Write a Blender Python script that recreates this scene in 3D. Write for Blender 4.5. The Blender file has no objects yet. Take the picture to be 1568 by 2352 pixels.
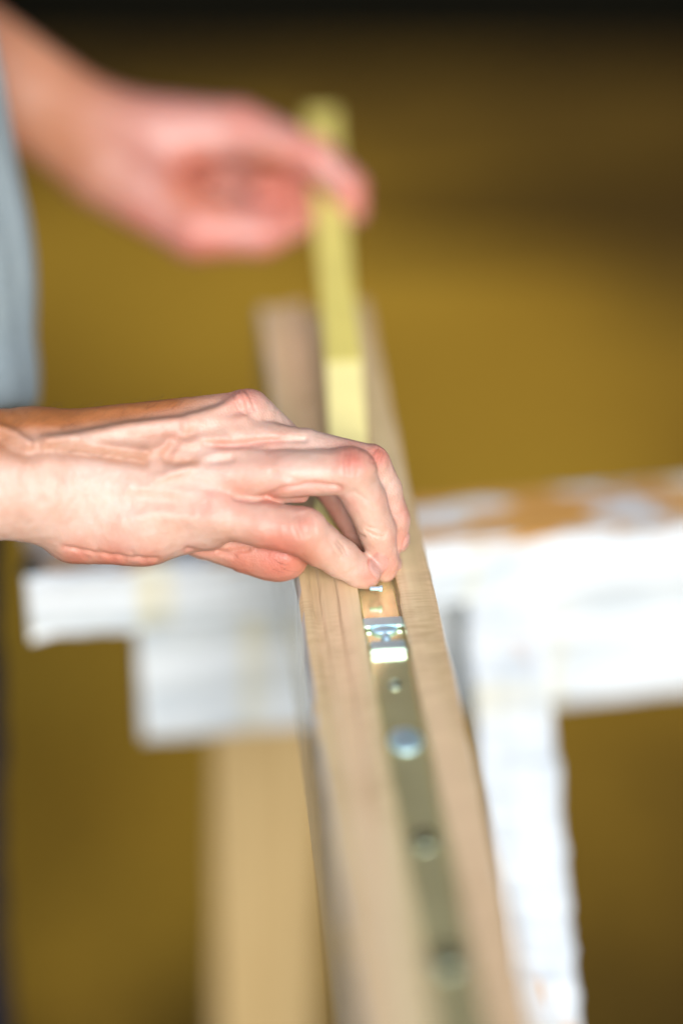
import bpy, math, random
import numpy as np
from mathutils import Vector, Matrix

sc = bpy.context.scene
R = math.radians
random.seed(7)

# ------------------------------------------------------------------ camera
FPX = 4770.0                 # focal length in layout units (frame is 1568 x 2352)
PITCH = R(33.0)
ZB = 0.90                    # height of the timber's top face
H = 0.57
CAM = np.array([0.0, 0.0, ZB + H])
RI = np.array([1.0, 0.0, 0.0])
FW = np.array([0.0, math.cos(PITCH), -math.sin(PITCH)])
UP = np.array([0.0, math.sin(PITCH), math.cos(PITCH)])
cam = bpy.data.cameras.new('camera')
cam_o = bpy.data.objects.new('camera', cam)
sc.collection.objects.link(cam_o)
cam_o.location = CAM
cam_o.rotation_euler = (math.pi / 2 - PITCH, 0, 0)
cam.sensor_fit = 'VERTICAL'
cam.sensor_height = 36.0
cam.sensor_width = 24.0
cam.lens = 36.0 * FPX / 2352.0
cam.clip_start = 0.02
cam.clip_end = 500
cam.dof.use_dof = True
cam.dof.focus_distance = 0.984
cam.dof.aperture_fstop = 0.98
sc.camera = cam_o

# ------------------------------------------------------------------ light
SUN_EL, SUN_AZ = R(31), R(168)          # azimuth measured clockwise from +Y
w = bpy.data.worlds.new('World')
sc.world = w
w.use_nodes = True
nt = w.node_tree
sky = nt.nodes.new('ShaderNodeTexSky')
sky.sky_type = 'NISHITA'
sky.sun_disc = False
sky.sun_elevation = SUN_EL
sky.sun_rotation = SUN_AZ
nt.links.new(sky.outputs[0], nt.nodes['Background'].inputs[0])
nt.nodes['Background'].inputs[1].default_value = 0.15
sd = bpy.data.lights.new('sun', 'SUN')
sd.energy = 2.6
sd.angle = R(28)
sd.color = (1.0, 0.975, 0.95)
so = bpy.data.objects.new('sun', sd)
sc.collection.objects.link(so)
sdir = Vector((math.sin(SUN_AZ) * math.cos(SUN_EL), math.cos(SUN_AZ) * math.cos(SUN_EL), math.sin(SUN_EL)))
so.rotation_euler = sdir.to_track_quat('Z', 'Y').to_euler()
so.location = (2, -3, 4)

sc.view_settings.view_transform = 'Standard'
sc.view_settings.look = 'None'
sc.view_settings.exposure = 0.52
sc.view_settings.gamma = 1.0
sc.view_settings.use_curve_mapping = False
try:
    sc.cycles.use_denoising = True
except Exception:
    pass


# ------------------------------------------------------------------ layout helpers
def px(x, y, d):
    """layout point (1568x2352 frame) at forward depth d metres -> world"""
    return CAM + FW * d + RI * ((x - 784) / FPX * d) - UP * ((y - 1176) / FPX * d)


def plane(x, y, z):
    r = FW + RI * ((x - 784) / FPX) - UP * ((y - 1176) / FPX)
    return CAM + r * ((z - CAM[2]) / r[2])


# ------------------------------------------------------------------ object helpers
def link(o, parent=None):
    sc.collection.objects.link(o)
    if parent:
        o.parent = parent
    return o


def tag(o, label=None, cat=None, group=None, kind=None):
    if label: o['label'] = label
    if cat: o['category'] = cat
    if group: o['group'] = group
    if kind: o['kind'] = kind
    return o


def empty(name, M=None):
    o = bpy.data.objects.new(name, None)
    o.empty_display_size = 0.05
    if M is not None:
        o.matrix_world = M
    return link(o)


def mesh_obj(name, verts, faces, mat, parent=None, smooth=False, M=None):
    me = bpy.data.meshes.new(name)
    me.from_pydata([tuple(v) for v in verts], [], [tuple(f) for f in faces])
    me.update()
    if smooth:
        me.polygons.foreach_set('use_smooth', [True] * len(me.polygons))
    me.materials.append(mat)
    o = bpy.data.objects.new(name, me)
    link(o, parent)
    if M is not None:
        o.matrix_world = M
    return o


def frame(origin, xdir, zdir=(0, 0, 1)):
    X = Vector(xdir).normalized()
    Y = Vector(zdir).cross(X).normalized()
    Z = X.cross(Y)
    return Matrix(((X.x, Y.x, Z.x, origin[0]), (X.y, Y.y, Z.y, origin[1]), (X.z, Y.z, Z.z, origin[2]), (0, 0, 0, 1)))


def plank(name, L, W, T, mat, parent=None, M=None, seg=40, ncs=3, bev=0.003, rough=0.0012, seed=0):
    """board along local +X, width W (local Y, centred), thickness T (local Z, centred), softened uneven edges"""
    rnd = np.random.RandomState(seed + 11)
    cs = []
    w2, t2 = W / 2, T / 2
    for (cx, cy, a0) in ((w2 - bev, t2 - bev, 0), (-w2 + bev, t2 - bev, 90), (-w2 + bev, -t2 + bev, 180), (w2 - bev, -t2 + bev, 270)):
        for k in range(ncs + 1):
            a = R(a0 + 90 * k / ncs)
            cs.append((cx + bev * math.cos(a), cy + bev * math.sin(a)))
    n = len(cs)
    vs, fs = [], []
    walk = rnd.randn(seg + 1, n) * rough
    for i in range(1, seg + 1):
        walk[i] = walk[i - 1] * 0.45 + walk[i] * 0.8
    for i in range(seg + 1):
        x = L * i / seg
        for j, (a, b) in enumerate(cs):
            s = 1 + walk[i, j] / max(0.01, math.hypot(a, b))
            vs.append((x, a * s, b * s))
    for i in range(seg):
        for j in range(n):
            k = (j + 1) % n
            fs.append((i * n + j, (i + 1) * n + j, (i + 1) * n + k, i * n + k))
    fs = [f[::-1] for f in fs]
    fs.append(tuple(range(n))[::-1])
    fs.append(tuple(range(seg * n, seg * n + n)))
    me_o = mesh_obj(name, vs, fs, mat, parent, M=M)
    import bmesh
    bm = bmesh.new(); bm.from_mesh(me_o.data)
    bmesh.ops.recalc_face_normals(bm, faces=bm.faces)
    bm.to_mesh(me_o.data); bm.free()
    return me_o


def disc(name, rx, ry, h, mat, parent, loc, dome=0.0, n=28, flare=0.85):
    """low round head: rim, bevel and crown, local coordinates of the parent"""
    prof = [(1.0, 0.0), (1.0, h * 0.6), (flare, h), (flare * 0.66, h + dome * 0.6), (flare * 0.33, h + dome * 0.92)]
    vs, fs = [], []
    for (r, z) in prof:
        for k in range(n):
            a = 2 * math.pi * k / n
            vs.append((rx * r * math.cos(a), ry * r * math.sin(a), z))
    for i in range(len(prof) - 1):
        for k in range(n):
            k2 = (k + 1) % n
            fs.append((i * n + k, i * n + k2, (i + 1) * n + k2, (i + 1) * n + k))
    vs.append((0, 0, h + dome))
    c = len(vs) - 1
    for k in range(n):
        fs.append(((len(prof) - 1) * n + k, (len(prof) - 1) * n + (k + 1) % n, c))
    fs.append(tuple(range(n))[::-1])
    o = mesh_obj(name, vs, fs, mat, parent, smooth=True)
    o.location = loc
    return o


# ------------------------------------------------------------------ materials
def new_mat(name):
    m = bpy.data.materials.new(name)
    m.use_nodes = True
    return m, m.node_tree, m.node_tree.nodes['Principled BSDF']


def N(t, kind, **kw):
    n = t.nodes.new(kind)
    for k, v in kw.items():
        if k in n.inputs:
            n.inputs[k].default_value = v
        else:
            setattr(n, k, v)
    return n


def coords(t, scale, attr='Object'):
    tc = N(t, 'ShaderNodeTexCoord')
    mp = N(t, 'ShaderNodeMapping')
    mp.inputs['Scale'].default_value = scale
    t.links.new(tc.outputs[attr], mp.inputs[0])
    return mp.outputs[0]


def ramp(t, src, stops, interp='LINEAR'):
    r = N(t, 'ShaderNodeValToRGB')
    r.color_ramp.interpolation = interp
    e = r.color_ramp.elements
    while len(e) > 1:
        e.remove(e[-1])
    e[0].position = stops[0][0]
    c = stops[0][1]
    e[0].color = (*c, 1) if len(c) == 3 else c
    for p, c in stops[1:]:
        q = e.new(p)
        q.color = (*c, 1)
    t.links.new(src, r.inputs[0])
    return r.outputs[0]


def mixc(t, fac, a, b, blend='MIX'):
    m = N(t, 'ShaderNodeMix', data_type='RGBA', blend_type=blend)
    for sock, v in ((m.inputs[0], fac), (m.inputs[6], a), (m.inputs[7], b)):
        if hasattr(v, 'default_value') or hasattr(v, 'is_linked'):
            t.links.new(v, sock)
        else:
            sock.default_value = v if not isinstance(v, tuple) else (*v, 1)
    return m.outputs[2]


def noise(t, co, scale, detail=4, rough=0.55, dist=0.0):
    n = N(t, 'ShaderNodeTexNoise')
    n.inputs['Scale'].default_value = scale
    n.inputs['Detail'].default_value = detail
    n.inputs['Roughness'].default_value = rough
    n.inputs['Distortion'].default_value = dist
    t.links.new(co, n.inputs['Vector'])
    return n.outputs[0]


def bump(t, b, h, strength, dist):
    n = N(t, 'ShaderNodeBump')
    n.inputs['Strength'].default_value = strength
    n.inputs['Distance'].default_value = dist
    t.links.new(h, n.inputs['Height'])
    t.links.new(n.outputs[0], b.inputs['Normal'])
    return n


def wood(name, light, dark, along=3.0, across=160.0, rough=0.45, coat=0.0, coat_r=0.2, accent=None):
    m, t, b = new_mat(name)
    co = coords(t, (along, across, across))
    g = noise(t, co, 1.0, 5, 0.6, 0.4)
    g2 = noise(t, coords(t, (along * 3, across * 4, across * 4)), 1.0, 3, 0.6)
    c = ramp(t, g, [(0.3, dark), (0.5, tuple((a + d) / 2 for a, d in zip(light, dark))), (0.68, light)])
    f = ramp(t, g2, [(0.30, (0.80, 0.77, 0.73)), (0.55, (1, 1, 1))])
    c = mixc(t, 0.7, c, f, 'MULTIPLY')
    if accent:
        s = ramp(t, noise(t, coords(t, (1.2, 34, 34)), 1.0, 3, 0.5), [(0.44, (0, 0, 0)), (0.62, (1, 1, 1))])
        c = mixc(t, s, c, accent)
    if accent:
        sm = ramp(t, noise(t, coords(t, (900, 60, 60)), 1.0, 3, 0.7), [(0.40, (0.62, 0.55, 0.45)), (0.52, (1, 1, 1))])
        zone = ramp(t, noise(t, coords(t, (9, 30, 30)), 1.0, 2, 0.5), [(0.48, (0, 0, 0)), (0.62, (1, 1, 1))])
        c = mixc(t, zone, c, mixc(t, 0.8, c, sm, 'MULTIPLY'))
    if accent:        # the left flank is mixed to grey
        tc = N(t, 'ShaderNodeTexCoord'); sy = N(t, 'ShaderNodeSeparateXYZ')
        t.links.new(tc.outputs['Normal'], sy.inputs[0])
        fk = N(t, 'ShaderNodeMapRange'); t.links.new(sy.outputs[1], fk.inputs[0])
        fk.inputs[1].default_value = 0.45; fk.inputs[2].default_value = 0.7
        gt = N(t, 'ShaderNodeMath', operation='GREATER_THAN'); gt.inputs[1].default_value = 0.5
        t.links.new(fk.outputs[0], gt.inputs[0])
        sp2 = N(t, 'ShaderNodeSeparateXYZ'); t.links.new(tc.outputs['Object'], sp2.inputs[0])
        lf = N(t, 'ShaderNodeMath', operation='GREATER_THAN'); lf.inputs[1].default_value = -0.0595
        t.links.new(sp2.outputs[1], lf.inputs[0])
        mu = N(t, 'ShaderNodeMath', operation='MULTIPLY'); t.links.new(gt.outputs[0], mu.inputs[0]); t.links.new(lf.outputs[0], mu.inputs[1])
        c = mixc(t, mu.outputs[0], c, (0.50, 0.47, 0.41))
    t.links.new(c, b.inputs['Base Color'])
    b.inputs['Roughness'].default_value = rough
    b.inputs['Coat Weight'].default_value = coat
    b.inputs['Coat Roughness'].default_value = coat_r
    bump(t, b, g2, 0.35, 0.0006)
    return m


def painted(name, wear_top, wear_side, scale=22, dim=1.0):
    """white gloss paint over orange pine, chipped through in patches; yellowed drips"""
    m, t, b = new_mat(name)
    co = coords(t, (1, 1, 1))
    n1 = noise(t, coords(t, (0.55, 1.3, 1.3)), scale, 3, 0.5, 0.3)
    n2 = noise(t, co, scale * 8, 4, 0.6)
    add = N(t, 'ShaderNodeMath', operation='MULTIPLY_ADD')
    t.links.new(n2, add.inputs[0]); add.inputs[1].default_value = 0.16; t.links.new(n1, add.inputs[2])
    geo = N(t, 'ShaderNodeNewGeometry')
    sep = N(t, 'ShaderNodeSeparateXYZ')
    t.links.new(geo.outputs['Normal'], sep.inputs[0])
    thr = N(t, 'ShaderNodeMapRange')
    t.links.new(sep.outputs[2], thr.inputs[0])
    thr.inputs[1].default_value = 0.3; thr.inputs[2].default_value = 0.8
    thr.inputs[3].default_value = wear_side; thr.inputs[4].default_value = wear_top
    sub = N(t, 'ShaderNodeMath', operation='SUBTRACT')
    t.links.new(add.outputs[0], sub.inputs[0]); t.links.new(thr.outputs[0], sub.inputs[1])
    k = N(t, 'ShaderNodeMapRange')
    t.links.new(sub.outputs[0], k.inputs[0]); k.inputs[1].default_value = -0.02; k.inputs[2].default_value = 0.03
    wv = noise(t, coords(t, (4, 120, 120)), 1.0, 4, 0.6)
    wd = ramp(t, wv, [(0.3, (0.42, 0.19, 0.045)), (0.7, (0.66, 0.37, 0.11))])
    drip = ramp(t, noise(t, coords(t, (22, 3, 3)), 1.0, 2, 0.5), [(0.58, (0.68, 0.73, 0.76)), (0.68, (0.70, 0.68, 0.54))])
    gr = ramp(t, noise(t, coords(t, (0.5, 1.6, 1.6)), 26, 6, 0.65), [(0.33, (0.72, 0.76, 0.79)), (0.52, (1, 1, 1))])
    wc = mixc(t, 1.0, drip, gr, 'MULTIPLY')
    gl = ramp(t, noise(t, coords(t, (2.5, 70, 70)), 1.0, 4, 0.6), [(0.36, (0.62, 0.62, 0.58)), (0.56, (1, 1, 1))])
    wc = mixc(t, 0.5, wc, gl, 'MULTIPLY')
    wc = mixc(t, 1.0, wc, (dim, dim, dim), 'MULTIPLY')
    c = mixc(t, k.outputs[0], wd, wc)
    t.links.new(c, b.inputs['Base Color'])
    b.inputs['Roughness'].default_value = 0.45
    bump(t, b, k.outputs[0], 0.5, 0.0008)
    return m


def plain(name, col, rough=0.5, metal=0.0, vary=0.12, scale=60, bstr=0.0, spec=0.5):
    m, t, b = new_mat(name)
    n = noise(t, coords(t, (1, 1, 1)), scale, 4, 0.6)
    c = ramp(t, n, [(0.3, tuple(x * (1 - vary) for x in col)), (0.7, tuple(min(1, x * (1 + vary)) for x in col))])
    t.links.new(c, b.inputs['Base Color'])
    b.inputs['Roughness'].default_value = rough
    b.inputs['Metallic'].default_value = metal
    b.inputs['Specular IOR Level'].default_value = spec
    if bstr:
        bump(t, b, n, bstr, 0.001)
    return m


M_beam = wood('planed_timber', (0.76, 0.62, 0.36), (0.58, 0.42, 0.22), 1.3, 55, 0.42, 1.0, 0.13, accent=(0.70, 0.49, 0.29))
M_leg = wood('raw_pine', (0.56, 0.41, 0.20), (0.40, 0.27, 0.11), 2.0, 70, 0.55)
M_top = painted('chipped_white_paint', 0.59, 0.30, 34)
M_side = painted('white_paint', 0.45, 0.33)
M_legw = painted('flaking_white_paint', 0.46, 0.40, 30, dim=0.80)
M_strip = plain('polished_steel', (0.93, 0.90, 0.54), 0.16, 0.78, 0.10, 40)
M_zinc = plain('bright_zinc', (0.66, 0.90, 1.0), 0.55, 1.0, 0.04, 80)
M_zincd = plain('dull_zinc', (0.50, 0.58, 0.46), 0.35, 1.0, 0.08, 80)
M_brass = plain('brass', (0.75, 0.58, 0.25), 0.3, 1.0, 0.08, 80)
M_ink = plain('black_print', (0.03, 0.03, 0.025), 0.6, 0, 0.1)
M_ruleb = plain('lit_yellow_lacquer', (0.88, 0.76, 0.32), 0.2, 0.0, 0.04, 50)  # paler copy: brighter light on the lower blades put into the colour
M_rule = plain('yellow_lacquer', (0.66, 0.55, 0.15), 0.3, 0.0, 0.05, 50)  # duller copy: weaker light on the upper blades put into the colour
M_rule2 = plain('yellow_lacquer_edge', (0.74, 0.50, 0.14), 0.4, 0.0, 0.1, 70)


def floor_material():
    m, t, b = new_mat('ochre_floor')
    co = coords(t, (1, 1, 1), 'Object')
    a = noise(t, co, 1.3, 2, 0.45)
    lit_ochre = ramp(t, a, [(0.36, (0.34, 0.190, 0.020)), (0.62, (0.52, 0.308, 0.034))])
    shaded_brown = ramp(t, noise(t, co, 2.0, 3, 0.5), [(0.35, (0.085, 0.048, 0.009)), (0.65, (0.15, 0.088, 0.014))])
    # light falloff painted into the floor: bright ochre ellipse, dark brown beyond
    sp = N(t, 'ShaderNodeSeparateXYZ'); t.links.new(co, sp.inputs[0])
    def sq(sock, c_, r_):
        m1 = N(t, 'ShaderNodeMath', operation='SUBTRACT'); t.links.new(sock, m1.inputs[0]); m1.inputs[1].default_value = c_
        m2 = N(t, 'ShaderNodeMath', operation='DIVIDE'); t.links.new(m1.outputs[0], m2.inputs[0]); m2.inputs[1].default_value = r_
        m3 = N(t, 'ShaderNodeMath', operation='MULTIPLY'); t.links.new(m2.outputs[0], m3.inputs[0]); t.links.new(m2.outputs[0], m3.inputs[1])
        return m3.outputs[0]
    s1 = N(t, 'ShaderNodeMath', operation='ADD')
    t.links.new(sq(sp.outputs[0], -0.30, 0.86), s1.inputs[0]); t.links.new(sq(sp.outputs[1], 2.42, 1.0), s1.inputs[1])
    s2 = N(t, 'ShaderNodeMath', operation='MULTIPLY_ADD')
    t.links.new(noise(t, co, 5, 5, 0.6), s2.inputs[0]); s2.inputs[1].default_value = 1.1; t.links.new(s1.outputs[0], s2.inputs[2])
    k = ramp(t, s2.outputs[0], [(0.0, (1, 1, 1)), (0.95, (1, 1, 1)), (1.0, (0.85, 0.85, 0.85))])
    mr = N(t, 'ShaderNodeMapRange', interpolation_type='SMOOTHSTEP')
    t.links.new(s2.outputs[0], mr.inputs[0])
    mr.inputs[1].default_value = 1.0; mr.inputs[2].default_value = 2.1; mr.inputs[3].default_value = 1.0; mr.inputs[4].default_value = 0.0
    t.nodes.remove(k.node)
    c = mixc(t, mr.outputs[0], shaded_brown, lit_ochre)
    d = ramp(t, noise(t, co, 30, 6, 0.65), [(0.3, (0.75, 0.75, 0.75)), (0.7, (1, 1, 1))])
    c = mixc(t, 1.0, c, d, 'MULTIPLY')
    t.links.new(c, b.inputs['Base Color'])
    b.inputs['Roughness'].default_value = 0.9
    b.inputs['Specular IOR Level'].default_value = 0.08
    return m


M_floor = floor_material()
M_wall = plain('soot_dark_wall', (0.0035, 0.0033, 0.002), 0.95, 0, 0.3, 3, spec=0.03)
M_dark_band = plain('dark_band_brown', (0.045, 0.026, 0.006), 0.9, 0, 0.3, 12, spec=0.05)  # for the made-up heap that darkens a band of floor

# ------------------------------------------------------------------ setting
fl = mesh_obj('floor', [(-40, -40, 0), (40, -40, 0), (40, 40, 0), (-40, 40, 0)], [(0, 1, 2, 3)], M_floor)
tag(fl, kind='structure')
wf = plane(784, 150, 0.0)
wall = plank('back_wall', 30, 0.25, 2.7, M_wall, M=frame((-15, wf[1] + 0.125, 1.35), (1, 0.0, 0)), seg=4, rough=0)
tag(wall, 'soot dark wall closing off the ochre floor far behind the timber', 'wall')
M_ceil = plain('ceiling_reflection_ochre', (0.74, 0.72, 0.40), 0.9, 0, 0.12, 2)  # colour chosen for what the metal strip reflects
ceil = plank('unseen_ceiling', 12, wf[1] - 1.35, 0.1, M_ceil, M=frame((-6, (wf[1] + 1.35) / 2, 2.5), (1, 0, 0)), seg=4, rough=0)  # unseen, added to dim the far floor and tint the strip's reflection
tag(ceil, kind='structure')
# made-up low ragged heap, added to give a dark band on the far floor
tc_ = plane(1500, 545, 0.0)
rs = np.random.RandomState(9)
nu, nv = 60, 22
vs, fs = [], []
for i in range(nu + 1):
    u = i / nu
    half = 0.36 * (u ** 0.75) * (1 + 0.12 * math.sin(u * 19)) + 0.01
    for j in range(nv + 1):
        v_ = j / nv * 2 - 1
        h_ = 0.05 * (1 - v_ * v_) * min(1, u * 3) * (1 + 0.5 * math.sin(u * 31 + v_ * 4) * math.cos(v_ * 7 + u * 9)) + 0.002
        vs.append((tc_[0] - 0.62 + u * 2.4, tc_[1] + v_ * half + 0.04 * math.sin(u * 7), h_))
for i in range(nu):
    for j in range(nv):
        a = i * (nv + 1) + j
        fs.append((a, a + nv + 1, a + nv + 2, a + 1))
dark_heap = mesh_obj('added_dark_heap', vs, fs, M_dark_band, smooth=True)
tag(dark_heap, 'low dark brown heap added for a dark band on the ochre floor at the right, beyond the timber', 'added_dark_heap')

# ------------------------------------------------------------------ trestle
zt = ZB - 0.095
A = plane(60, 1338, zt)
B = plane(1568, 1213, zt)
rd = (B - A) / np.linalg.norm(B - A)
bk = np.array([-rd[1], rd[0], 0.0])              # away from the camera
tr = empty('trestle', Matrix.Translation((A[0] + rd[0] * 0.35, A[1] + rd[1] * 0.35, 0)))
tag(tr, 'white painted wooden trestle with chipped orange top carrying the grooved timber', 'trestle')
RT, RW = 0.041, 0.056


def place(o, parent):
    mw = o.matrix_world.copy()
    o.parent = parent
    o.matrix_parent_inverse = parent.matrix_world.inverted()
    o.matrix_world = mw
    return o


bpy.context.view_layer.update()


def put(o, M, parent):
    o.matrix_basis = M
    o.parent = parent
    o.matrix_parent_inverse = parent.matrix_basis.inverted()
    return o


c0 = A + bk * (RW / 2) - np.array([0, 0, RT / 2])
rail = plank('top_rail', 0.95, RW, RT, M_top, bev=0.005, rough=0.0009, seg=70, seed=1)
put(rail, frame(c0, rd), tr)
P2 = plane(318, 1462, zt - RT)
off = float(np.dot(P2 - A, rd))
c1 = A + rd * off + bk * 0.044 - np.array([0, 0, RT + 0.0550])
bolt = disc('bolt_head', 0.007, 0.007, 0.006, M_ink, tr, (0, 0, 0), dome=0.002)
put(bolt, frame(A + rd * 0.0 + bk * 0.012 + np.array([0.004, 0, -0.001]), (1, 0, 0)), tr)
side = plank('side_board', 0.80, 0.024, 0.108, M_side, bev=0.006, rough=0.0007, seg=70, seed=2)
put(side, frame(c1, rd), tr)


def leg(name, p, q, W, T, mat, seed, facing, seg=90, rough=0.0016, bev=0.004):
    v = np.array(q) - np.array(p)
    L = np.linalg.norm(v)
    o = plank(name, L, W, T, mat, bev=bev, rough=rough, seg=seg, seed=seed)
    put(o, frame(p, v, facing), tr)
    return o


def to_floor(p, q):
    p, q = np.array(p), np.array(q)
    return p + (q - p) * ((p[2] - 0.0) / (p[2] - q[2]))


# near right leg, splayed towards the photographer
p = plane(1166, 1384, zt - RT)
p = p + bk * 0.016 + np.array([0, 0, -0.001])
q = px(1232, 2352, 1.150)
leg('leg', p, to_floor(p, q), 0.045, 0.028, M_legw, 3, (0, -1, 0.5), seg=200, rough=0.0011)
# far left leg, bare pine
p = px(620, 1560, 1.34)
q = px(614, 2352, 1.55)
leg('leg', p, to_floor(p, q), 0.074, 0.03, M_leg, 4, (0, -1, 0.3), seg=12, rough=0.0005)['label'] = 'unpainted tan leg'
# far right and near left legs, hidden or outside the frame
p = px(1900, 1500, 1.27); q = px(1960, 2500, 1.45)
leg('leg', p, to_floor(p, q), 0.055, 0.03, M_legw, 5, (0, -1, 0.3), seg=30)

# ------------------------------------------------------------------ timber with groove
dx = -549 * math.cos(PITCH) / FPX
dv = np.array([dx, 1.0, 0.0]); dv /= np.linalg.norm(dv)
ev = np.array([dv[1], -dv[0], 0.0])              # to the right
A0, A1 = 0.0565, 0.1219


def beam_t(vx, vy, z=ZB):
    P = plane(vx, vy, z)
    return float(np.dot(P - CAM, dv)), float(np.dot(P - CAM, ev))


t_far = beam_t(700, 700)[0]
t_near = 0.12
MB_ = Matrix(((dv[0], -ev[0], 0, CAM[0] + dv[0] * t_near), (dv[1], -ev[1], 0, CAM[1] + dv[1] * t_near), (0, 0, 1, ZB), (0, 0, 0, 1)))
beam = empty('grooved_timber', MB_)
tag(beam, 'long planed timber with metal fitting in its groove, lying across the white trestle', 'timber')
# cross-section: offset from the left top edge (mm), height (mm)
cs = [(0, -94), (0, -3), (0.6, -1.2), (2.0, 0), (5.4, 0), (6.4, -0.3), (7.4, -1.1), (10.2, -1.1), (11.2, -0.3), (12, 0), (17.6, 0.0), (18.4, 0.3), (18.8, 1.2),
      (19.6, 1.6), (28.0, 1.6), (28.7, 0.9), (28.9, -5), (47.6, -5), (47.8, 0.9), (48.5, 1.6), (63.6, 1.6), (64.8, 1.0), (65.4, -0.6), (65.4, -94)]
segs = 120
L = t_far - t_near
rnd = np.random.RandomState(3)
vs, fs = [], []
n = len(cs)
ph = rnd.rand(n) * 6
for i in range(segs + 1):
    x = L * i / segs
    for j, (a, z) in enumerate(cs):
        wob = 0.00022 * math.sin(x * 90 + ph[j]) + rnd.randn() * 0.00010
        ya = A0 + a / 1000 + (wob if 0 < j < n - 1 else 0)
        vs.append((x, -ya, z / 1000 + (rnd.randn() * 0.00008 if 2 < j < n - 3 else 0)))
for i in range(segs):
    for j in range(n):
        k = (j + 1) % n
        fs.append((i * n + j, (i + 1) * n + j, (i + 1) * n + k, i * n + k))
fs.append(tuple(range(n)))
fs.append(tuple(range(segs * n, segs * n + n))[::-1])
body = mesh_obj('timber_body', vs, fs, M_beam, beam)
import bmesh
bm = bmesh.new(); bm.from_mesh(body.data); bmesh.ops.recalc_face_normals(bm, faces=bm.faces); bm.to_mesh(body.data); bm.free()

GA = -(A0 + 0.03825)         # groove centre, local y


def box_part(name, x0, x1, w, z0, z1, mat, parent, yc=GA, bev=0.0008):
    L_, T_ = x1 - x0, z1 - z0
    o = plank(name, L_, w, T_, mat, parent, bev=min(bev, T_ * 0.45), rough=0, seg=2)
    o.location = (x0, yc, (z0 + z1) / 2)
    for p_ in o.data.polygons:
        p_.use_smooth = False
    return o


def bx(vy, vx=900, z=ZB - 0.004):
    return beam_t(vx, vy, z)[0] - t_near


strip_end = bx(1290)
box_part('metal_strip', 0.0, strip_end + 0.02, 0.0176, -0.0050, -0.0030, M_strip, beam)
zs = -0.0030
# keeper plate with its cam
k0, k1 = bx(1449), bx(1431)
pl = box_part('keeper_plate', k0, k1, 0.0186, zs + 0.0010, zs + 0.0026, M_zinc, beam, bev=0.0007)
box_part('keeper_foot', k0 + 0.001, k1 - 0.002, 0.012, zs, zs + 0.0010, M_zincd, beam)
d1 = disc('cam_head', 0.0042, 0.0062, 0.0016, M_zinc, beam, (bx(1452), GA, zs + 0.0003), dome=0.0006)
d2 = disc('cam_pin', 0.0035, 0.0023, 0.0022, M_zinc, beam, (bx(1474), GA, zs), dome=0.0012)
k0, k1 = bx(1508), bx(1488)
box_part('slider_block', k0, k1, 0.0165, zs, zs + 0.0034, M_zinc, beam, bev=0.0015)
disc('screw', 0.0034, 0.0034, 0.0008, M_zincd, beam, (bx(1578), GA, zs), dome=0.0006)
disc('roller', 0.0085, 0.0075, 0.0010, M_zinc, beam, (bx(1708), GA, zs), dome=0.0005)
disc('screw', 0.0060, 0.0056, 0.0008, M_zincd, beam, (bx(1937), GA, zs), dome=0.0001)
disc('screw', 0.0075, 0.0072, 0.0008, M_zincd, beam, (bx(2215), GA, zs), dome=0.0001)
disc('screw', 0.0050, 0.0050, 0.0008, M_zincd, beam, (bx(2500), GA, zs), dome=0.0006)

# small bright pin under the little finger
pa = px(848, 1352, 0.985); pb = px(878, 1352, 0.985)
nseg = 14
v = pb - pa
L_ = np.linalg.norm(v)
vs, fs = [], []
prof = [(0, 0.0006), (0.0006, 0.0011), (L_ * 0.6, 0.0011), (L_ * 0.68, 0.0012), (L_ * 0.85, 0.0016), (L_, 0.0016)]
for (x, r) in prof:
    for k in range(nseg):
        a = 2 * math.pi * k / nseg
        vs.append((x, r * math.cos(a), r * math.sin(a)))
for i in range(len(prof) - 1):
    for k in range(nseg):
        k2 = (k + 1) % nseg
        fs.append((i * nseg + k, i * nseg + k2, (i + 1) * nseg + k2, (i + 1) * nseg + k))
fs.append(tuple(range(nseg))[::-1]); fs.append(tuple(range(len(vs) - nseg, len(vs))))
pin = mesh_obj('steel_pin', vs, fs, M_zinc, smooth=True)
pin.matrix_basis = frame(pa, v)
bm = bmesh.new(); bm.from_mesh(pin.data); bmesh.ops.recalc_face_normals(bm, faces=bm.faces); bm.to_mesh(pin.data); bm.free()
tag(pin, 'tiny bright steel pin held at the fingertips over the metal strip', 'pin')

# ------------------------------------------------------------------ folding rule
RWD = 0.0198


def segm(name, p, q, width, thick, parent, up=(0, -0.25, 1), seg=10, mat=None):
    v = np.array(q) - np.array(p)
    L = np.linalg.norm(v)
    o = plank(name, L, width, thick, mat or M_rule, bev=0.0009, rough=0, seg=seg)
    put(o, frame(p, v, up), parent)
    return o


ra = px(744, 1288, 1.0)
rb = px(800, 1012, 1.075)
rc_ = px(788, 822, 1.128)
rd_ = px(752, 440, 1.262)
re_ = px(737, 245, 1.325)
rule = empty('folding_rule', Matrix.Translation(ra))
tag(rule, 'yellow folding rule stretched between the two hands above the timber', 'folding rule')
rise = np.array([0, 0, 0.0035])
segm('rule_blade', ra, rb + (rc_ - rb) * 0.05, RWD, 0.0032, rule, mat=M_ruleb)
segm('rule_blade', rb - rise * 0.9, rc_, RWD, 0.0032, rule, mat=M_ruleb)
v = (rd_ - rc_)
segm('rule_blade', rc_ - v * 0.03 - rise, re_ - rise, RWD, 0.0032, rule)
segm('rule_blade', rc_ - v * 0.03, rd_ + v * 0.1, RWD, 0.0032, rule)
v = re_ - rd_
# printed ticks and a faint numeral blot
fr = frame(rb - rise * 0.9, rc_ - rb, (0, -0.25, 1))
vs, fs = [], []


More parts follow.
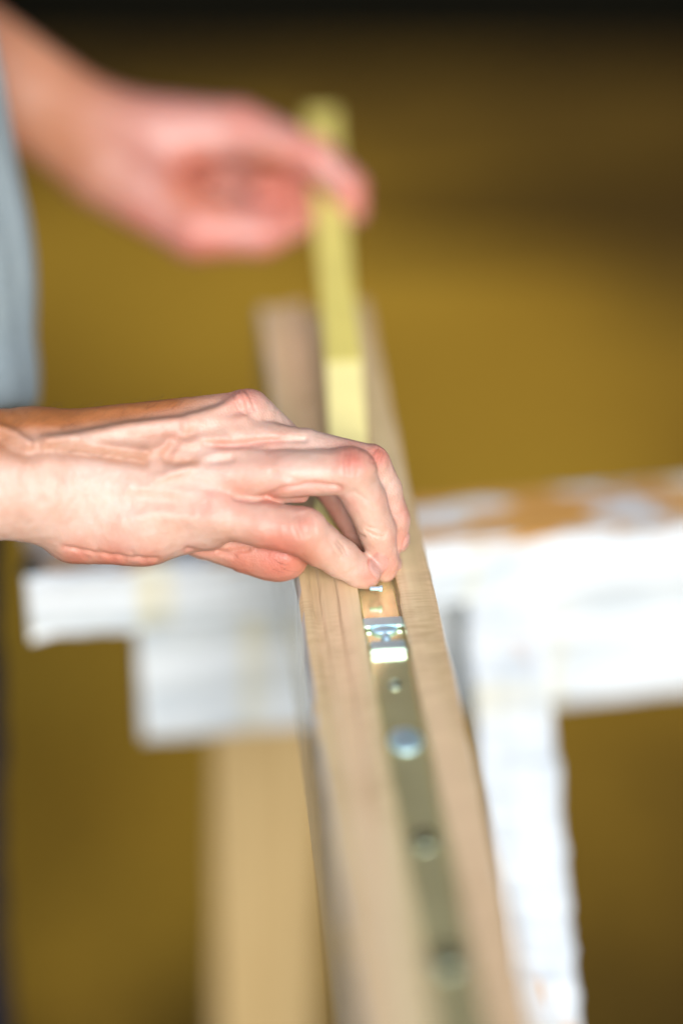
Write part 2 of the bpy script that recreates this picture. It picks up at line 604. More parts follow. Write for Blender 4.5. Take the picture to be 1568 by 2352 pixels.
def tick(x, y, lx, ly):
    b0 = len(vs)
    for a, b_ in ((0, 0), (lx, 0), (lx, ly), (0, ly)):
        vs.append((x + a, y + b_, 0.00162 + 0.00005))
    fs.append((b0, b0 + 1, b0 + 2, b0 + 3))


for k in range(-4, 26):
    ln = 0.005 if k % 10 == 0 else (0.0038 if k % 5 == 0 else 0.0024)
    tick(k * 0.0025, RWD / 2 - 0.0010 - ln, 0.0005, ln * 1.3)
    tick(k * 0.0025, -RWD / 2 + 0.0010, 0.0005, ln * 1.3)
tick(0.0085, -0.0022, 0.0028, 0.0008); tick(0.0085, -0.0006, 0.0028, 0.0008)
ti = mesh_obj('printed_ticks', vs, fs, M_ink)
put(ti, fr, rule)


# ------------------------------------------------------------------ implicit surfaces
class Field:
    def __init__(s, lo, hi, step):
        s.lo = np.array(lo, float); s.step = step
        s.n = np.ceil((np.array(hi) - s.lo) / step).astype(int) + 1
        ax = [s.lo[i] + step * np.arange(s.n[i]) for i in range(3)]
        s.X, s.Y, s.Z = [a.astype(np.float32) for a in np.meshgrid(*ax, indexing='ij', sparse=True)]
        s.shape = tuple(s.n)

    def cone(s, p, r1, q, r2, sz=1.0, sy=1.0):
        """rounded cone; sz / sy stretch its section in depth / height"""
        p, q = np.array(p, float), np.array(q, float)
        d = q - p
        dd = d[0] ** 2 + (d[1] / sy) ** 2 + (d[2] / sz) ** 2 + 1e-9
        px_, py_, pz_ = s.X - p[0], (s.Y - p[1]) / sy, (s.Z - p[2]) / sz
        h = np.clip((px_ * d[0] + py_ * (d[1] / sy) + pz_ * (d[2] / sz)) / dd, 0, 1)
        return np.sqrt((px_ - h * d[0]) ** 2 + (py_ - h * d[1] / sy) ** 2 + (pz_ - h * d[2] / sz) ** 2) - (r1 + (r2 - r1) * h)

    def ell(s, c, r):
        c, r = np.array(c, float), np.array(r, float)
        k = np.sqrt(((s.X - c[0]) / r[0]) ** 2 + ((s.Y - c[1]) / r[1]) ** 2 + ((s.Z - c[2]) / r[2]) ** 2)
        return (k - 1) * r.min()


def smin(a, b, k):
    h = np.clip(0.5 + 0.5 * (b - a) / k, 0, 1)
    return b + (a - b) * h - k * h * (1 - h)


def nets(fld, f):
    inside = f < 0
    n = f.shape
    c = [inside[i:n[0] - 1 + i, j:n[1] - 1 + j, k:n[2] - 1 + k] for i in (0, 1) for j in (0, 1) for k in (0, 1)]
    cnt = sum(x.astype(np.int8) for x in c)
    act = (cnt > 0) & (cnt < 8)
    idx = -np.ones(act.shape, dtype=np.int64)
    I = np.argwhere(act)
    idx[act] = np.arange(len(I))
    acc = np.zeros((len(I), 3)); num = np.zeros(len(I))
    corners = [(i, j, k) for i in (0, 1) for j in (0, 1) for k in (0, 1)]
    vals = {cc: f[I[:, 0] + cc[0], I[:, 1] + cc[1], I[:, 2] + cc[2]] for cc in corners}
    for a in corners:
        for ax in range(3):
            if a[ax] == 0:
                b = list(a); b[ax] = 1; b = tuple(b)
                va, vb = vals[a], vals[b]
                m = (va < 0) != (vb < 0)
                t = np.where(m, va / np.where(m, va - vb, 1), 0)
                P = np.zeros((len(I), 3)) + np.array(a)
                P[:, ax] = t
                acc[m] += P[m]; num[m] += 1
    V = fld.lo + fld.step * (I + acc / num[:, None])
    quads = []
    for ax in range(3):
        sl0 = [slice(None)] * 3; sl1 = [slice(None)] * 3
        sl0[ax] = slice(0, -1); sl1[ax] = slice(1, None)
        ch = inside[tuple(sl0)] != inside[tuple(sl1)]
        E = np.argwhere(ch)
        u, w_ = (ax + 1) % 3, (ax + 2) % 3
        ok = (E[:, u] > 0) & (E[:, w_] > 0) & (E[:, u] < n[u] - 1) & (E[:, w_] < n[w_] - 1)
        E = E[ok]
        ids = []
        for du, dw in ((-1, -1), (0, -1), (0, 0), (-1, 0)):
            C_ = E.copy(); C_[:, u] += du; C_[:, w_] += dw
            ids.append(idx[C_[:, 0], C_[:, 1], C_[:, 2]])
        Q = np.stack(ids, 1)
        first = inside[tuple(E.T)]
        Q[~first] = Q[~first][:, ::-1]
        quads.append(Q)
    return V, np.concatenate(quads)


def vnormals(V, Q):
    d1 = V[Q[:, 2]] - V[Q[:, 0]]; d2 = V[Q[:, 3]] - V[Q[:, 1]]
    fn = np.cross(d1, d2)
    nn = np.zeros_like(V)
    for k in range(4):
        np.add.at(nn, Q[:, k], fn)
    return nn / (np.linalg.norm(nn, axis=1, keepdims=True) + 1e-9)


def stroke(V, pts, width):
    """soft 0..1 mask round a polyline drawn in layout x,y (front side only)"""
    best = np.full(len(V), 1e9)
    for (a, b) in zip(pts[:-1], pts[1:]):
        a, b = np.array(a, float), np.array(b, float)
        d = b - a
        h = np.clip(((V[:, :2] - a) @ d) / (d @ d + 1e-9), 0, 1)
        q = V[:, :2] - a - h[:, None] * d
        best = np.minimum(best, np.hypot(q[:, 0], q[:, 1]))
    return np.exp(-(best / width) ** 2)


def to_world(V, base):
    D = base + V[:, 2] / FPX
    x = (V[:, 0] - 784) / FPX * D
    y = (V[:, 1] - 1176) / FPX * D
    return CAM + D[:, None] * FW + x[:, None] * RI - y[:, None] * UP


def blobs(V, L_):
    out = np.zeros(len(V))
    for (x, y, r, a) in L_:
        out = np.maximum(out, a * np.exp(-((V[:, 0] - x) ** 2 + (V[:, 1] - y) ** 2) / r ** 2))
    return out


# ---- near (right) hand and forearm, layout units, depth offset from 1.0 m
def near_hand():
    F = Field((-90, 860, -310), (985, 1390, 175), 3.8)
    k = 34
    arm = F.cone((-400, 1082, -150), 165, (40, 1094, -118), 147, sz=0.74)
    arm = smin(arm, F.cone((-120, 1010, -110), 58, (90, 1018, -105), 56, sz=0.9), 50)
    palm = F.cone((90, 1010, -90), 62, (565, 948, -62), 50)
    for p, r1, q, r2 in (((100, 1060, -118), 72, (545, 1006, -96), 52), ((100, 1115, -120), 76, (528, 1086, -124), 53),
                         ((110, 1150, -105), 80, (500, 1178, -126), 56)):
        palm = smin(palm, F.cone(p, r1, q, r2), k)
    palm = smin(palm, F.cone((175, 1205, -82), 90, (330, 1212, -90), 86), 40)
    palm = smin(palm, F.cone((330, 1200, -80), 84, (470, 1200, -92), 66), 40)
    palm = smin(palm, F.cone((150, 1100, -40), 80, (420, 1080, -35), 78), 40)
    hand = smin(arm, palm, 55)
    # digits
    def chain(pts, kk=3.0):
        f = None
        for (a, r1), (b, r2) in zip(pts[:-1], pts[1:]):
            c = F.cone(a, r1, b, r2)
            f = c if f is None else smin(f, c, 9)
        return f
    ring = chain([((520, 1086, -124), 53), ((660, 1088, -140), 54), ((802, 1083, -132), 53), ((840, 1150, -100), 48), ((866, 1222, -58), 43), ((882, 1290, -22), 33), ((884, 1309, -12), 28)])
    ring = smin(ring, F.ell((806, 1078, -140), (60, 50, 52)), 14)
    midl = chain([((545, 1006, -96), 50), ((700, 1030, -86), 45), ((852, 1064, -68), 43), ((884, 1125, -40), 38), ((905, 1192, -12), 35), ((912, 1242, 12), 27)])
    indx = chain([((572, 945, -62), 52), ((680, 1040, 10), 44), ((768, 1122, 45), 42), ((822, 1216, 40), 38), ((880, 1275, 18), 31), ((895, 1296, 12), 26)])
    pink = chain([((500, 1180, -126), 56), ((600, 1204, -136), 53), ((696, 1222, -132), 57), ((735, 1252, -112), 50), ((782, 1283, -82), 44), ((828, 1313, -50), 37), ((841, 1319, -44), 34)])
    pink = smin(pink, F.ell((698, 1210, -150), (50, 42, 42)), 12)
    thmb = chain([((360, 1170, -20), 70), ((470, 1225, -18), 58), ((570, 1262, -28), 55), ((648, 1274, -38), 58)])
    thmb = smin(thmb, F.ell((630, 1276, -36), (76, 58, 50)), 16)
    # hypothenar roll and the web skin between ring and little finger
    hand = smin(hand, pink, 16)
    web = F.cone((560, 1128, -108), 30, (690, 1136, -102), 20)
    r2 = smin(ring, web, 14)
    hand = smin(hand, r2, 13)
    hand = smin(hand, midl, 11)
    hand = smin(hand, indx, 12)
    hand = smin(hand, thmb, 8)
    V, Q = nets(F, hand)
    nr = vnormals(V, Q)
    if (nr[:, 2] * (V[:, 2] - V[:, 2].mean())).mean() < 0:
        Q = Q[:, ::-1]; nr = -nr
    fr = np.clip(-nr[:, 2] * 1.6 + 0.25, 0, 1)
    D = np.zeros(len(V))
    S = lambda pts, wd, a: a * stroke(V, pts, wd)
    # tendons and veins of the back of the hand
    D += S([(110, 1016), (200, 1004), (300, 984), (420, 970), (500, 947), (555, 918)], 16, 13)
    D += S([(60, 992), (150, 988), (260, 960), (400, 946), (500, 922)], 15, -5)
    D += S([(180, 1022), (260, 1030), (330, 1040)], 14, 6)
    D += S([(140, 1034), (225, 1044), (330, 1058)], 15, -7)
    D += S([(380, 1046), (404, 1014), (445, 992)], 12, -4)
    D += S([(385, 1058), (450, 1062), (530, 1052)], 11, -5)
    D += S([(330, 1040), (368, 1030), (392, 1010), (430, 1018), (520, 1008)], 12, 4)
    D += S([(430, 985), (500, 968), (560, 962)], 12, 5)
    D += S([(470, 1018), (540, 1024), (620, 1012), (700, 1008)], 9, -6)
    D += S([(360, 1100), (430, 1075), (500, 1042), (600, 1032)], 12, 5)
    D += S([(300, 1120), (400, 1128), (490, 1140)], 18, 4)
    D += S([(540, 1142), (580, 1150), (620, 1140)], 7, -4)
    D += S([(280, 1200), (350, 1180), (430, 1190), (500, 1205)], 20, 3)
    # wrist hollow and creases
    D += S([(78, 1010), (92, 1080), (96, 1150)], 16, -2.5)
    D += S([(0, 1008), (30, 1030), (60, 1040), (110, 1032)], 16, -8)
    D += S([(0, 985), (40, 1000), (70, 1020)], 12, 7)
    for (x0, y0, l_) in ((172, 1262, 1.0), (205, 1268, 0.7), (226, 1262, 1.2), (268, 1275, 0.6), (300, 1268, 1.1)):
        D += S([(x0, y0), (x0 + 16 * l_, y0 + 12 * l_), (x0 + 32 * l_, y0 + 20 * l_)], 5, -1.7)
    D += S([(150, 1258), (220, 1272), (300, 1283), (360, 1284)], 5, -4)
    # web creases
    D += S([(430, 1262), (475, 1270), (520, 1268), (570, 1262)], 6, -4)
    D += S([(500, 1268), (540, 1278)], 5, -3)
    D += S([(625, 1085), (700, 1110), (770, 1118)], 8, -2)
    D += S([(612, 1140), (650, 1122), (720, 1112), (780, 1120)], 5, -4.5)
    # knuckle folds
    for (cx, cy, ang, ln, cnt, sp) in ((806, 1060, 95, 30, 4, 10), (698, 1205, 75, 26, 5, 10), (866, 1048, 120, 18, 3, 9), (560, 925, 60, 26, 3, 14), (780, 1262, 55, 18, 3, 8), (862, 1222, 20, 22, 2, 8)):
        ca, sa = math.cos(R(ang)), math.sin(R(ang))
        for j in range(cnt):
            o = (j - (cnt - 1) / 2) * sp
            ox, oy = -sa * o, ca * o
            b_ = 4 * (1 if o > 0 else -1)
            D += S([(cx + ox - ca * ln, cy + oy - sa * ln), (cx + ox - sa * b_, cy + oy + ca * b_), (cx + ox + ca * ln, cy + oy + sa * ln)], 2.9, -2.2)
    # finger joint creases, inner bend of the ring finger
    D += S([(815, 1130), (845, 1150), (860, 1168)], 5, -2)
    D += S([(800, 1225), (835, 1232)], 4, -3)
    # fine skin texture
    rs = np.random.RandomState(5)
    tx = np.zeros(len(V))
    for _ in range(26):
        kv = rs.randn(3); kv /= np.linalg.norm(kv)
        fq = rs.uniform(0.02, 0.16)
        tx += np.sin(V @ kv * fq * 2 + rs.rand() * 6) / (1 + fq * 18)
    D = D * fr + tx * 0.22
    V = V + nr * (D * 1.35)[:, None]
    # nails: flat raised plates that catch the light
    nail = np.zeros(len(V)); rims = []

    def nailp(c, u, hl, hw, nz):
        c = np.array(c, float); u = np.array(u, float); u /= np.linalg.norm(u)
        q = V - c
        a = q @ u
        nz = np.array(nz, float); nz -= u * (nz @ u); nz /= np.linalg.norm(nz)
        v2 = np.cross(u, nz)
        b = q @ v2
        c_ = q @ nz
        m = np.clip((1 - np.sqrt((a / hl) ** 4 + (b / hw) ** 4)) * 6, 0, 1) * (c_ > 0) * (np.linalg.norm(q, axis=1) < 60)
        rho = np.sqrt((a / hl) ** 2 + (b / hw) ** 2)
        rims.append(np.exp(-((rho - 1.05) / 0.16) ** 2) * (c_ > 0) * (np.linalg.norm(q, axis=1) < 60))
        return m
    nail = np.maximum(nail, nailp((848, 1318, -50), (0.75, 0.5, 0.35), 25, 20, (0.62, -0.55, -0.6)))
    nail = np.maximum(nail, nailp((900, 1292, 12), (0.25, 0.9, -0.2), 24, 17, (0.95, -0.1, -0.35)))
    nail = np.maximum(nail, nailp((914, 1246, 12), (0.1, 0.95, 0.2), 22, 17, (0.9, 0.0, -0.3)))
    rim = np.maximum.reduce(rims)
    V = V + vnormals(V, Q) * (nail * 1.8 - rim * 2.2)[:, None]
    red = blobs(V, [(808, 1055, 42, 0.9), (700, 1208, 36, 0.55), (868, 1045, 34, 0.9), (540, 1130, 70, 0.35), (470, 1150, 60, 0.35), (560, 900, 55, 0.7), (888, 1300, 40, 0.55),
                    (640, 1280, 80, 0.95), (560, 1290, 60, 0.7), (260, 1300, 60, 0.8), (180, 1285, 45, 0.7), (340, 1300, 45, 0.7), (620, 1040, 50, 0.3), (935, 1180, 40, 0.5), (930, 1240, 34, 0.6),
                    (845, 1330, 28, 0.6), (800, 1160, 30, 0.4), (620, 1140, 30, 0.6), (700, 1150, 40, 0.45), (780, 1150, 30, 0.4), (890, 1150, 30, 0.3), (400, 1000, 60, 0.2)])
    red = np.maximum(red, 0.85 * np.clip((V[:, 2] + 20) / 60, 0, 1) * (V[:, 0] > 560))  # shade on the index finger behind the others painted in as red
    red = np.maximum(red, 0.8 * rim)
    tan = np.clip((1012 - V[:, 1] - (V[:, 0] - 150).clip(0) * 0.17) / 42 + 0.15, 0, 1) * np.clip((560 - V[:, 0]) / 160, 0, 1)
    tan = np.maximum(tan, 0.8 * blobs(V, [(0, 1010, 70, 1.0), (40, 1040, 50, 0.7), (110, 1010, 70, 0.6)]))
    tan = np.maximum(tan, 0.6 * blobs(V, [(640, 1290, 75, 1.0), (560, 1300, 60, 0.9), (250, 1315, 50, 0.9), (170, 1300, 40, 0.8), (690, 1285, 50, 1.0), (350, 1310, 40, 0.7)]))  # underside shade of thumb and heel painted into the skin tint
    tan = np.maximum(tan, 0.42 * np.exp(-((V[:, 1] - 1032) / 32) ** 2) * np.clip((480 - V[:, 0]) / 120, 0, 1))  # tendon zone and hollows: brown shading painted into the skin
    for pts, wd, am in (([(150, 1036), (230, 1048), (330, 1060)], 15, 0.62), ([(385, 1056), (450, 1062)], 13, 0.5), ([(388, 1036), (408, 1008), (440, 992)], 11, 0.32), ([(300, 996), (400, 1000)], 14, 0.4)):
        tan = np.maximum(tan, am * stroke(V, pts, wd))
    for pts in (([(500, 1022), (560, 1020), (640, 1010)]), ([(612, 1140), (650, 1122), (720, 1112), (780, 1120)]), ([(430, 1262), (475, 1270), (520, 1268), (570, 1262)]), ([(150, 1258), (220, 1272), (300, 1283), (360, 1284)])):
        red = np.maximum(red, 0.5 * stroke(V, pts, 17))
    return to_world(V, 1.0), Q, np.stack([red * (1 - 0.6 * nail), tan, nail * 0.5, np.ones(len(V))], 1)


def upper_near():
    # forearm beyond the frame, elbow and upper arm, in coarse cells
    F = Field((-1700, -1500, -900), (-70, 1500, 300), 24)
    f = F.cone((-1050, 1020, -330), 215, (-400, 1082, -150), 165, sz=0.8)
    f = smin(f, F.cone((-400, 1082, -150), 165, (40, 1094, -118), 147, sz=0.74), 20)
    f = smin(f, F.cone((-1050, 1020, -330), 215, (-1250, -300, -260), 270), 60)
    f = smin(f, F.cone((-1250, -300, -260), 270, (-1000, -900, 100), 300), 60)
    V, Q = nets(F, f)
    return to_world(V, 1.0), Q, np.tile([0.1, 0.5, 0, 1.0], (len(V), 1))


def far_hand():
    F = Field((-220, -80, -230), (890, 650, 330), 6.5)
    f = F.cone((-500, -130, 20), 165, (225, 322, 0), 116, sz=0.8)
    f = smin(f, F.cone((200, 310, 10), 112, (540, 300, 20), 66), 50)
    f = smin(f, F.cone((240, 350, 50), 105, (470, 360, 160), 70), 40)
    f = smin(f, F.cone((250, 390, -20), 98, (450, 516, -60), 78), 45)
    idx = smin(F.cone((545, 296, 10), 64, (722, 358, -30), 44), F.cone((722, 358, -30), 44, (800, 430, -25), 40), 14)
    idx = smin(idx, F.cone((796, 432, -25), 42, (808, 480, -10), 34), 12)
    th = smin(F.cone((450, 516, -60), 80, (596, 530, -60), 58), F.cone((596, 530, -60), 58, (706, 500, -20), 38), 16)
    f = smin(f, idx, 14)
    f = smin(f, th, 16)
    for (a, b, c_, r) in (((560, 330, 130), (700, 436, 95), (600, 446, 25), 38), ((530, 370, 180), (665, 486, 120), (570, 490, 50), 37), ((490, 410, 200), (600, 530, 150), (530, 520, 100), 34)):
        g = smin(F.cone(a, 60, b, r), F.cone(b, r, c_, r * 0.82), 12)
        f = smin(f, g, 9)
    V, Q = nets(F, f)
    nr = vnormals(V, Q)
    D = 6 * stroke(V, [(120, 260), (220, 330), (330, 400)], 22) + 5 * stroke(V, [(150, 200), (300, 260), (480, 260)], 22)
    V = V + nr * (D * np.clip(-nr[:, 2] * 2, 0, 1))[:, None]
    red = blobs(V, [(560, 280, 90, 0.6), (700, 360, 90, 0.7), (820, 450, 70, 0.9), (480, 560, 120, 0.9), (620, 560, 90, 0.8), (640, 450, 110, 1.0), (450, 400, 90, 0.9), (330, 520, 90, 0.6)])
    palm_shade = blobs(V, [(440, 430, 75, 1.0), (620, 388, 55, 1.0), (690, 490, 45, 0.8), (500, 480, 50, 0.7)])  # dark hollows of the palm: shade painted into the skin
    tan = np.clip((450 - V[:, 0]) / 400, 0.14, 0.72)  # far arm's dimmer light put into the skin as brown
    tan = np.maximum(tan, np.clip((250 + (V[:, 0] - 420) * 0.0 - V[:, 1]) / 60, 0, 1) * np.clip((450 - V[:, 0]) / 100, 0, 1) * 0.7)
    tan = np.maximum(tan, palm_shade)
    red = np.maximum(red, 0.25 * np.clip((V[:, 0] - 150) / 250, 0, 1) + 0.1)
    return to_world(V, 1.25), Q, np.stack([red, tan, 0.85 * np.clip((V[:, 0] - 100) / 200, 0, 1), np.ones(len(V))], 1)  # third channel also carries the far hand's dimmer, pinker light as colour


def upper_far():
    F = Field((-1300, -1400, -300), (-200, 200, 500), 24)
    f = F.cone((-500, -130, 20), 165, (225, 322, 0), 116, sz=0.8)
    f = smin(f, F.cone((-500, -130, 20), 170, (-800, -1000, 100), 240), 60)
    V, Q = nets(F, f)
    return to_world(V, 1.25), Q, np.tile([0.2, 0.5, 0, 1.0], (len(V), 1))


def head_points():
    t0 = px(-880, -1100, 1.12)
    tilt = R(35)                                   # looking down at the work, facing +X
    fx = np.array([math.cos(tilt), 0, -math.sin(tilt)]); uz = np.array([math.sin(tilt), 0, math.cos(tilt)]); sy = np.array([0, 1.0, 0])
    hc = t0 + np.array([0.17, 0.0, 0.31])
    return t0, hc, fx, uz, sy


def head():
    t0, hc, fx, uz, sy = head_points()
    at = lambda a, b, c: hc + fx * a + sy * b + uz * c
    F = Field(tuple(t0 + [-0.12, -0.22, -0.05]), tuple(hc + [0.20, 0.2, 0.22]), 0.006)
    f = F.cone(at(-0.02, 0, 0.03), 0.082, at(0.015, 0, 0.02), 0.076)
    f = smin(f, F.cone(at(0.03, 0, -0.03), 0.062, at(0.055, 0, -0.085), 0.032), 0.04)
    f = smin(f, F.cone(at(-0.03, 0, -0.05), 0.058, t0 + np.array([0.03, 0, 0.10]), 0.068), 0.03)
    f = smin(f, F.cone(at(0.088, 0, 0.012), 0.009, at(0.112, 0, -0.028), 0.013), 0.014)
    for q in (-1, 1):
        f = smin(f, F.cone(at(-0.01, 0.080 * q, 0.01), 0.012, at(-0.008, 0.078 * q, -0.03), 0.010), 0.008)
        f = smin(f, F.cone(at(0.082, 0.012 * q, 0.030), 0.008, at(0.070, 0.045 * q, 0.030), 0.008), 0.012)
        f = -smin(-f, F.cone(at(0.094, 0.031 * q, 0.008), 0.013, at(0.094, 0.031 * q, 0.008), 0.013), 0.012)
        f = np.minimum(f, F.cone(at(0.074, 0.031 * q, 0.008), 0.0125, at(0.074, 0.031 * q, 0.008), 0.0125))
    f = smin(f, F.cone(at(0.090, -0.020, -0.058), 0.006, at(0.090, 0.020, -0.058), 0.006), 0.008)
    f = smin(f, F.cone(at(0.088, -0.016, -0.068), 0.006, at(0.088, 0.016, -0.068), 0.006), 0.008)
    V, Q = nets(F, f)
    return V, Q, np.tile([0.15, 0.3, 0, 1.0], (len(V), 1))


def skin_material():
    m, t, b = new_mat('skin')
    at = N(t, 'ShaderNodeAttribute', attribute_name='tint')
    sp = N(t, 'ShaderNodeSeparateColor')
    t.links.new(at.outputs['Color'], sp.inputs[0])
    co = coords(t, (1, 1, 1))
    n1 = noise(t, co, 45, 3, 0.5)
    base = ramp(t, n1, [(0.32, (0.56, 0.35, 0.262)), (0.5, (0.58, 0.378, 0.292)), (0.68, (0.595, 0.41, 0.33))])
    n3 = ramp(t, noise(t, co, 180, 3, 0.6), [(0.3, (0.96, 0.91, 0.89)), (0.65, (1, 1, 1))])
    base = mixc(t, 1.0, base, n3, 'MULTIPLY')
    c = mixc(t, sp.outputs[2], base, (0.42, 0.225, 0.205))
    c = mixc(t, sp.outputs[1], c, (0.36, 0.13, 0.042))
    c = mixc(t, sp.outputs[0], c, (0.53, 0.165, 0.115))
    t.links.new(c, b.inputs['Base Color'])
    rr = N(t, 'ShaderNodeMapRange')
    t.links.new(sp.outputs[2], rr.inputs[0])
    rr.inputs[3].default_value = 0.42; rr.inputs[4].default_value = 0.32
    t.links.new(rr.outputs[0], b.inputs['Roughness'])
    b.inputs['Subsurface Weight'].default_value = 0.35
    b.inputs['Subsurface Radius'].default_value = (1.0, 0.35, 0.18)
    b.inputs['Subsurface Scale'].default_value = 0.004
    b.inputs['Specular IOR Level'].default_value = 0.45
    vo = N(t, 'ShaderNodeTexVoronoi')
    vo.inputs['Scale'].default_value = 900
    t.links.new(co, vo.inputs['Vector'])
    fine = noise(t, co, 520, 5, 0.65)
    ad = N(t, 'ShaderNodeMath', operation='ADD')
    t.links.new(vo.outputs[0], ad.inputs[0]); t.links.new(fine, ad.inputs[1])
    bump(t, b, ad.outputs[0], 0.28, 0.0005)
    return m


M_skin = skin_material()
person = empty('person', Matrix.Translation((-0.32, 1.0, 0)))
tag(person, 'person in pale grey shirt reaching in from the left with both hands over the timber', 'person')
Vs, Qs, Cs = [], [], []
o_ = 0
for V, Q, C in (near_hand(), upper_near(), far_hand(), upper_far(), head()):
    Vs.append(V); Qs.append(Q + o_); Cs.append(C); o_ += len(V)
V = np.concatenate(Vs); Q = np.concatenate(Qs); C = np.concatenate(Cs)
me = bpy.data.meshes.new('body')
me.vertices.add(len(V)); me.vertices.foreach_set('co', V.astype(np.float32).ravel())
me.loops.add(len(Q) * 4); me.loops.foreach_set('vertex_index', Q.astype(np.int32).ravel())
me.polygons.add(len(Q)); me.polygons.foreach_set('loop_start', np.arange(0, len(Q) * 4, 4, dtype=np.int32))
me.update(calc_edges=True); me.validate()
me.polygons.foreach_set('use_smooth', np.ones(len(me.polygons), dtype=bool))
ca = me.attributes.new('tint', 'FLOAT_COLOR', 'POINT')
ca.data.foreach_set('color', C.astype(np.float32).ravel())
me.materials.append(M_skin)
bo = bpy.data.objects.new('body', me)
link(bo)
put(bo, Matrix.Identity(4), person)


def cloth(name, col, vary, wv=240):
    m, t, b = new_mat(name)
    co = coords(t, (1, 1, 1))
    n = noise(t, co, 14, 4, 0.55)
    wv_ = noise(t, coords(t, (1, 1, 4)), wv, 2, 0.5)
    c = ramp(t, n, [(0.3, tuple(x * (1 - vary) for x in col)), (0.7, tuple(min(1, x * (1 + vary)) for x in col))])
    c = mixc(t, 1.0, c, ramp(t, wv_, [(0.3, (0.8, 0.82, 0.84)), (0.7, (1, 1, 1))]), 'MULTIPLY')
    t.links.new(c, b.inputs['Base Color'])
    b.inputs['Roughness'].default_value = 0.9
    b.inputs['Specular IOR Level'].default_value = 0.1
    bump(t, b, wv_, 0.4, 0.001)
    return m


M_shirt = cloth('grey_cotton', (0.46, 0.54, 0.55), 0.12)
M_navy = cloth('navy_denim', (0.008, 0.014, 0.035), 0.2)


def cloth_obj(name, F, f, mat, base=None, folds=0.0, seed=1):
    V, Q = nets(F, f)
    nr = vnormals(V, Q)
    rs = np.random.RandomState(seed)
    D = np.zeros(len(V))
    for _ in range(9):
        kv = rs.randn(3) * np.array([1, 0.5, 1])
        D += np.sin(V @ kv * (0.011 if base else 40) + rs.rand() * 6)
    V = V + nr * (D * folds)[:, None]
    W = to_world(V, base) if base else V
    o = mesh_obj(name, W, Q, mat, smooth=True)
    put(o, Matrix.Identity(4), person)
    return o


F = Field((-1900, -1700, -1250), (160, 1010, 1250), 18)
f = F.cone((-880, -1100, 0), 660, (-538, 640, 0), 612, sz=1.35)
f = smin(f, F.cone((-538, 640, 0), 612, (-478, 900, 0), 570, sz=1.35), 30)
f = smin(f, F.cone((-1250, -300, -720), 300, (-1000, -1100, -560), 360), 120)
f = smin(f, F.cone((-700, -900, 700), 290, (-1000, -1300, 500), 380), 120)
cut = (F.Y - 950) + 0 * F.X + 0 * F.Z
h_ = -smin(-f, -cut, 40)
sh = cloth_obj('shirt', F, h_, M_shirt, base=1.12, folds=3.2, seed=4)

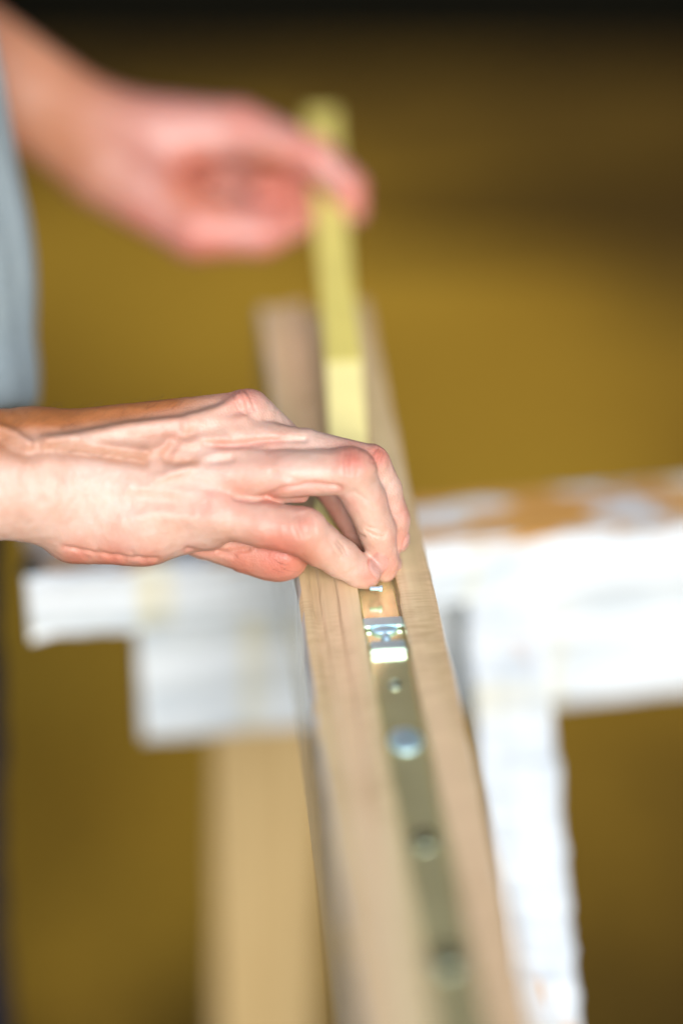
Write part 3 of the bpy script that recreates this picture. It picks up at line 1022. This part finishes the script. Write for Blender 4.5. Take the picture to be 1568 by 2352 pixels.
hip = px(-420, 1060, 1.14)
kn = px(-255, 2352, 1.36)
ank = to_floor(hip, kn); ank[2] = 0.10
F = Field((-0.85, 0.55, 0.02), (0.05, 1.75, 1.15), 0.012)
f = F.cone(hip, 0.098, kn, 0.074)
f = smin(f, F.cone(kn, 0.074, ank + (hip - ank) * 0.02, 0.06), 0.03)
sh2 = np.array([-0.11, 0.20, 0.0])
f2 = smin(F.cone(hip + sh2, 0.098, kn + sh2, 0.074), F.cone(kn + sh2, 0.074, ank + sh2, 0.06), 0.03)
f = smin(f, f2, 0.03)
f = smin(f, F.cone(hip + [-0.03, 0, 0.03], 0.10, hip + sh2 + [-0.03, 0, 0.03], 0.10), 0.05)
tr_o = cloth_obj('trousers', F, f, M_navy, folds=0.0009, seed=6)
M_shoe = plain('shoe_leather', (0.03, 0.02, 0.015), 0.5)
for s in (np.zeros(3), sh2):
    F = Field(tuple(ank + s - [0.15, 0.1, 0.11]), tuple(ank + s + [0.28, 0.1, 0.08]), 0.008)
    b0 = ank + s
    f = smin(F.cone(b0 + [-0.03, 0, -0.05], 0.045, b0 + [0.17, 0, -0.06], 0.038), F.cone(b0, 0.05, b0 + [0, 0, -0.04], 0.05), 0.03)
    cut = (0.002 - F.Z) + 0 * F.X + 0 * F.Y
    f = np.maximum(f, cut)
    V, Q = nets(F, f)
    so_ = mesh_obj('shoe', V, Q, M_shoe, smooth=True)
    put(so_, Matrix.Identity(4), person)

# fine dark hairs on the forearm's upper edge
rs = np.random.RandomState(12)
Vh = V[:len(Vs[0])]; Ch = C[:len(Vs[0])]
cand = np.where(Ch[:, 1] > 0.55)[0]
pickh = rs.choice(cand, 340, replace=False)
nrw = vnormals(Vs[0], Qs[0])
cen = Vs[0][pickh].mean(0)
vs, fs = [], []
for i in pickh:
    p = Vs[0][i]; nn = nrw[i]
    if nn @ (CAM - p) < 0 and nn[2] < 0:
        continue
    tn = np.array([1.0, 0.2, 0.15]) + rs.randn(3) * 0.35
    tn -= nn * (tn @ nn); tn /= np.linalg.norm(tn)
    Lh = rs.uniform(0.004, 0.009)
    wd = np.cross(tn, nn) * 0.000055
    b0 = len(vs)
    for k in range(4):
        u = k / 3
        c_ = p + tn * Lh * u + nn * (0.0028 * math.sin(u * 1.9))
        vs.append(c_ - wd * (1 - u * 0.8)); vs.append(c_ + wd * (1 - u * 0.8))
        if k:
            fs.append((b0 + 2 * k - 2, b0 + 2 * k - 1, b0 + 2 * k + 1, b0 + 2 * k))
M_hair = plain('dark_hair', (0.06, 0.03, 0.015), 0.5)
ho = mesh_obj('arm_hair', vs, fs, M_hair)
ho['kind'] = 'stuff'
put(ho, Matrix.Identity(4), person)

t0, hc, fx, uz, sy = head_points()
at = lambda a, b, c: hc + fx * a + sy * b + uz * c
F = Field(tuple(hc - 0.2), tuple(hc + 0.2), 0.006)
f = F.cone(at(-0.024, 0, 0.035), 0.092, at(0.008, 0, 0.036), 0.083)
f = -smin(-f, F.cone(at(0.115, 0, -0.06), 0.115, at(0.105, 0, -0.20), 0.13), 0.01)
f = np.maximum(f, -((F.X - hc[0]) * uz[0] + (F.Y - hc[1]) * uz[1] + (F.Z - hc[2]) * uz[2] + 0.045))
hair = cloth_obj('hair', F, f, M_hair, folds=0.0004, seed=8)
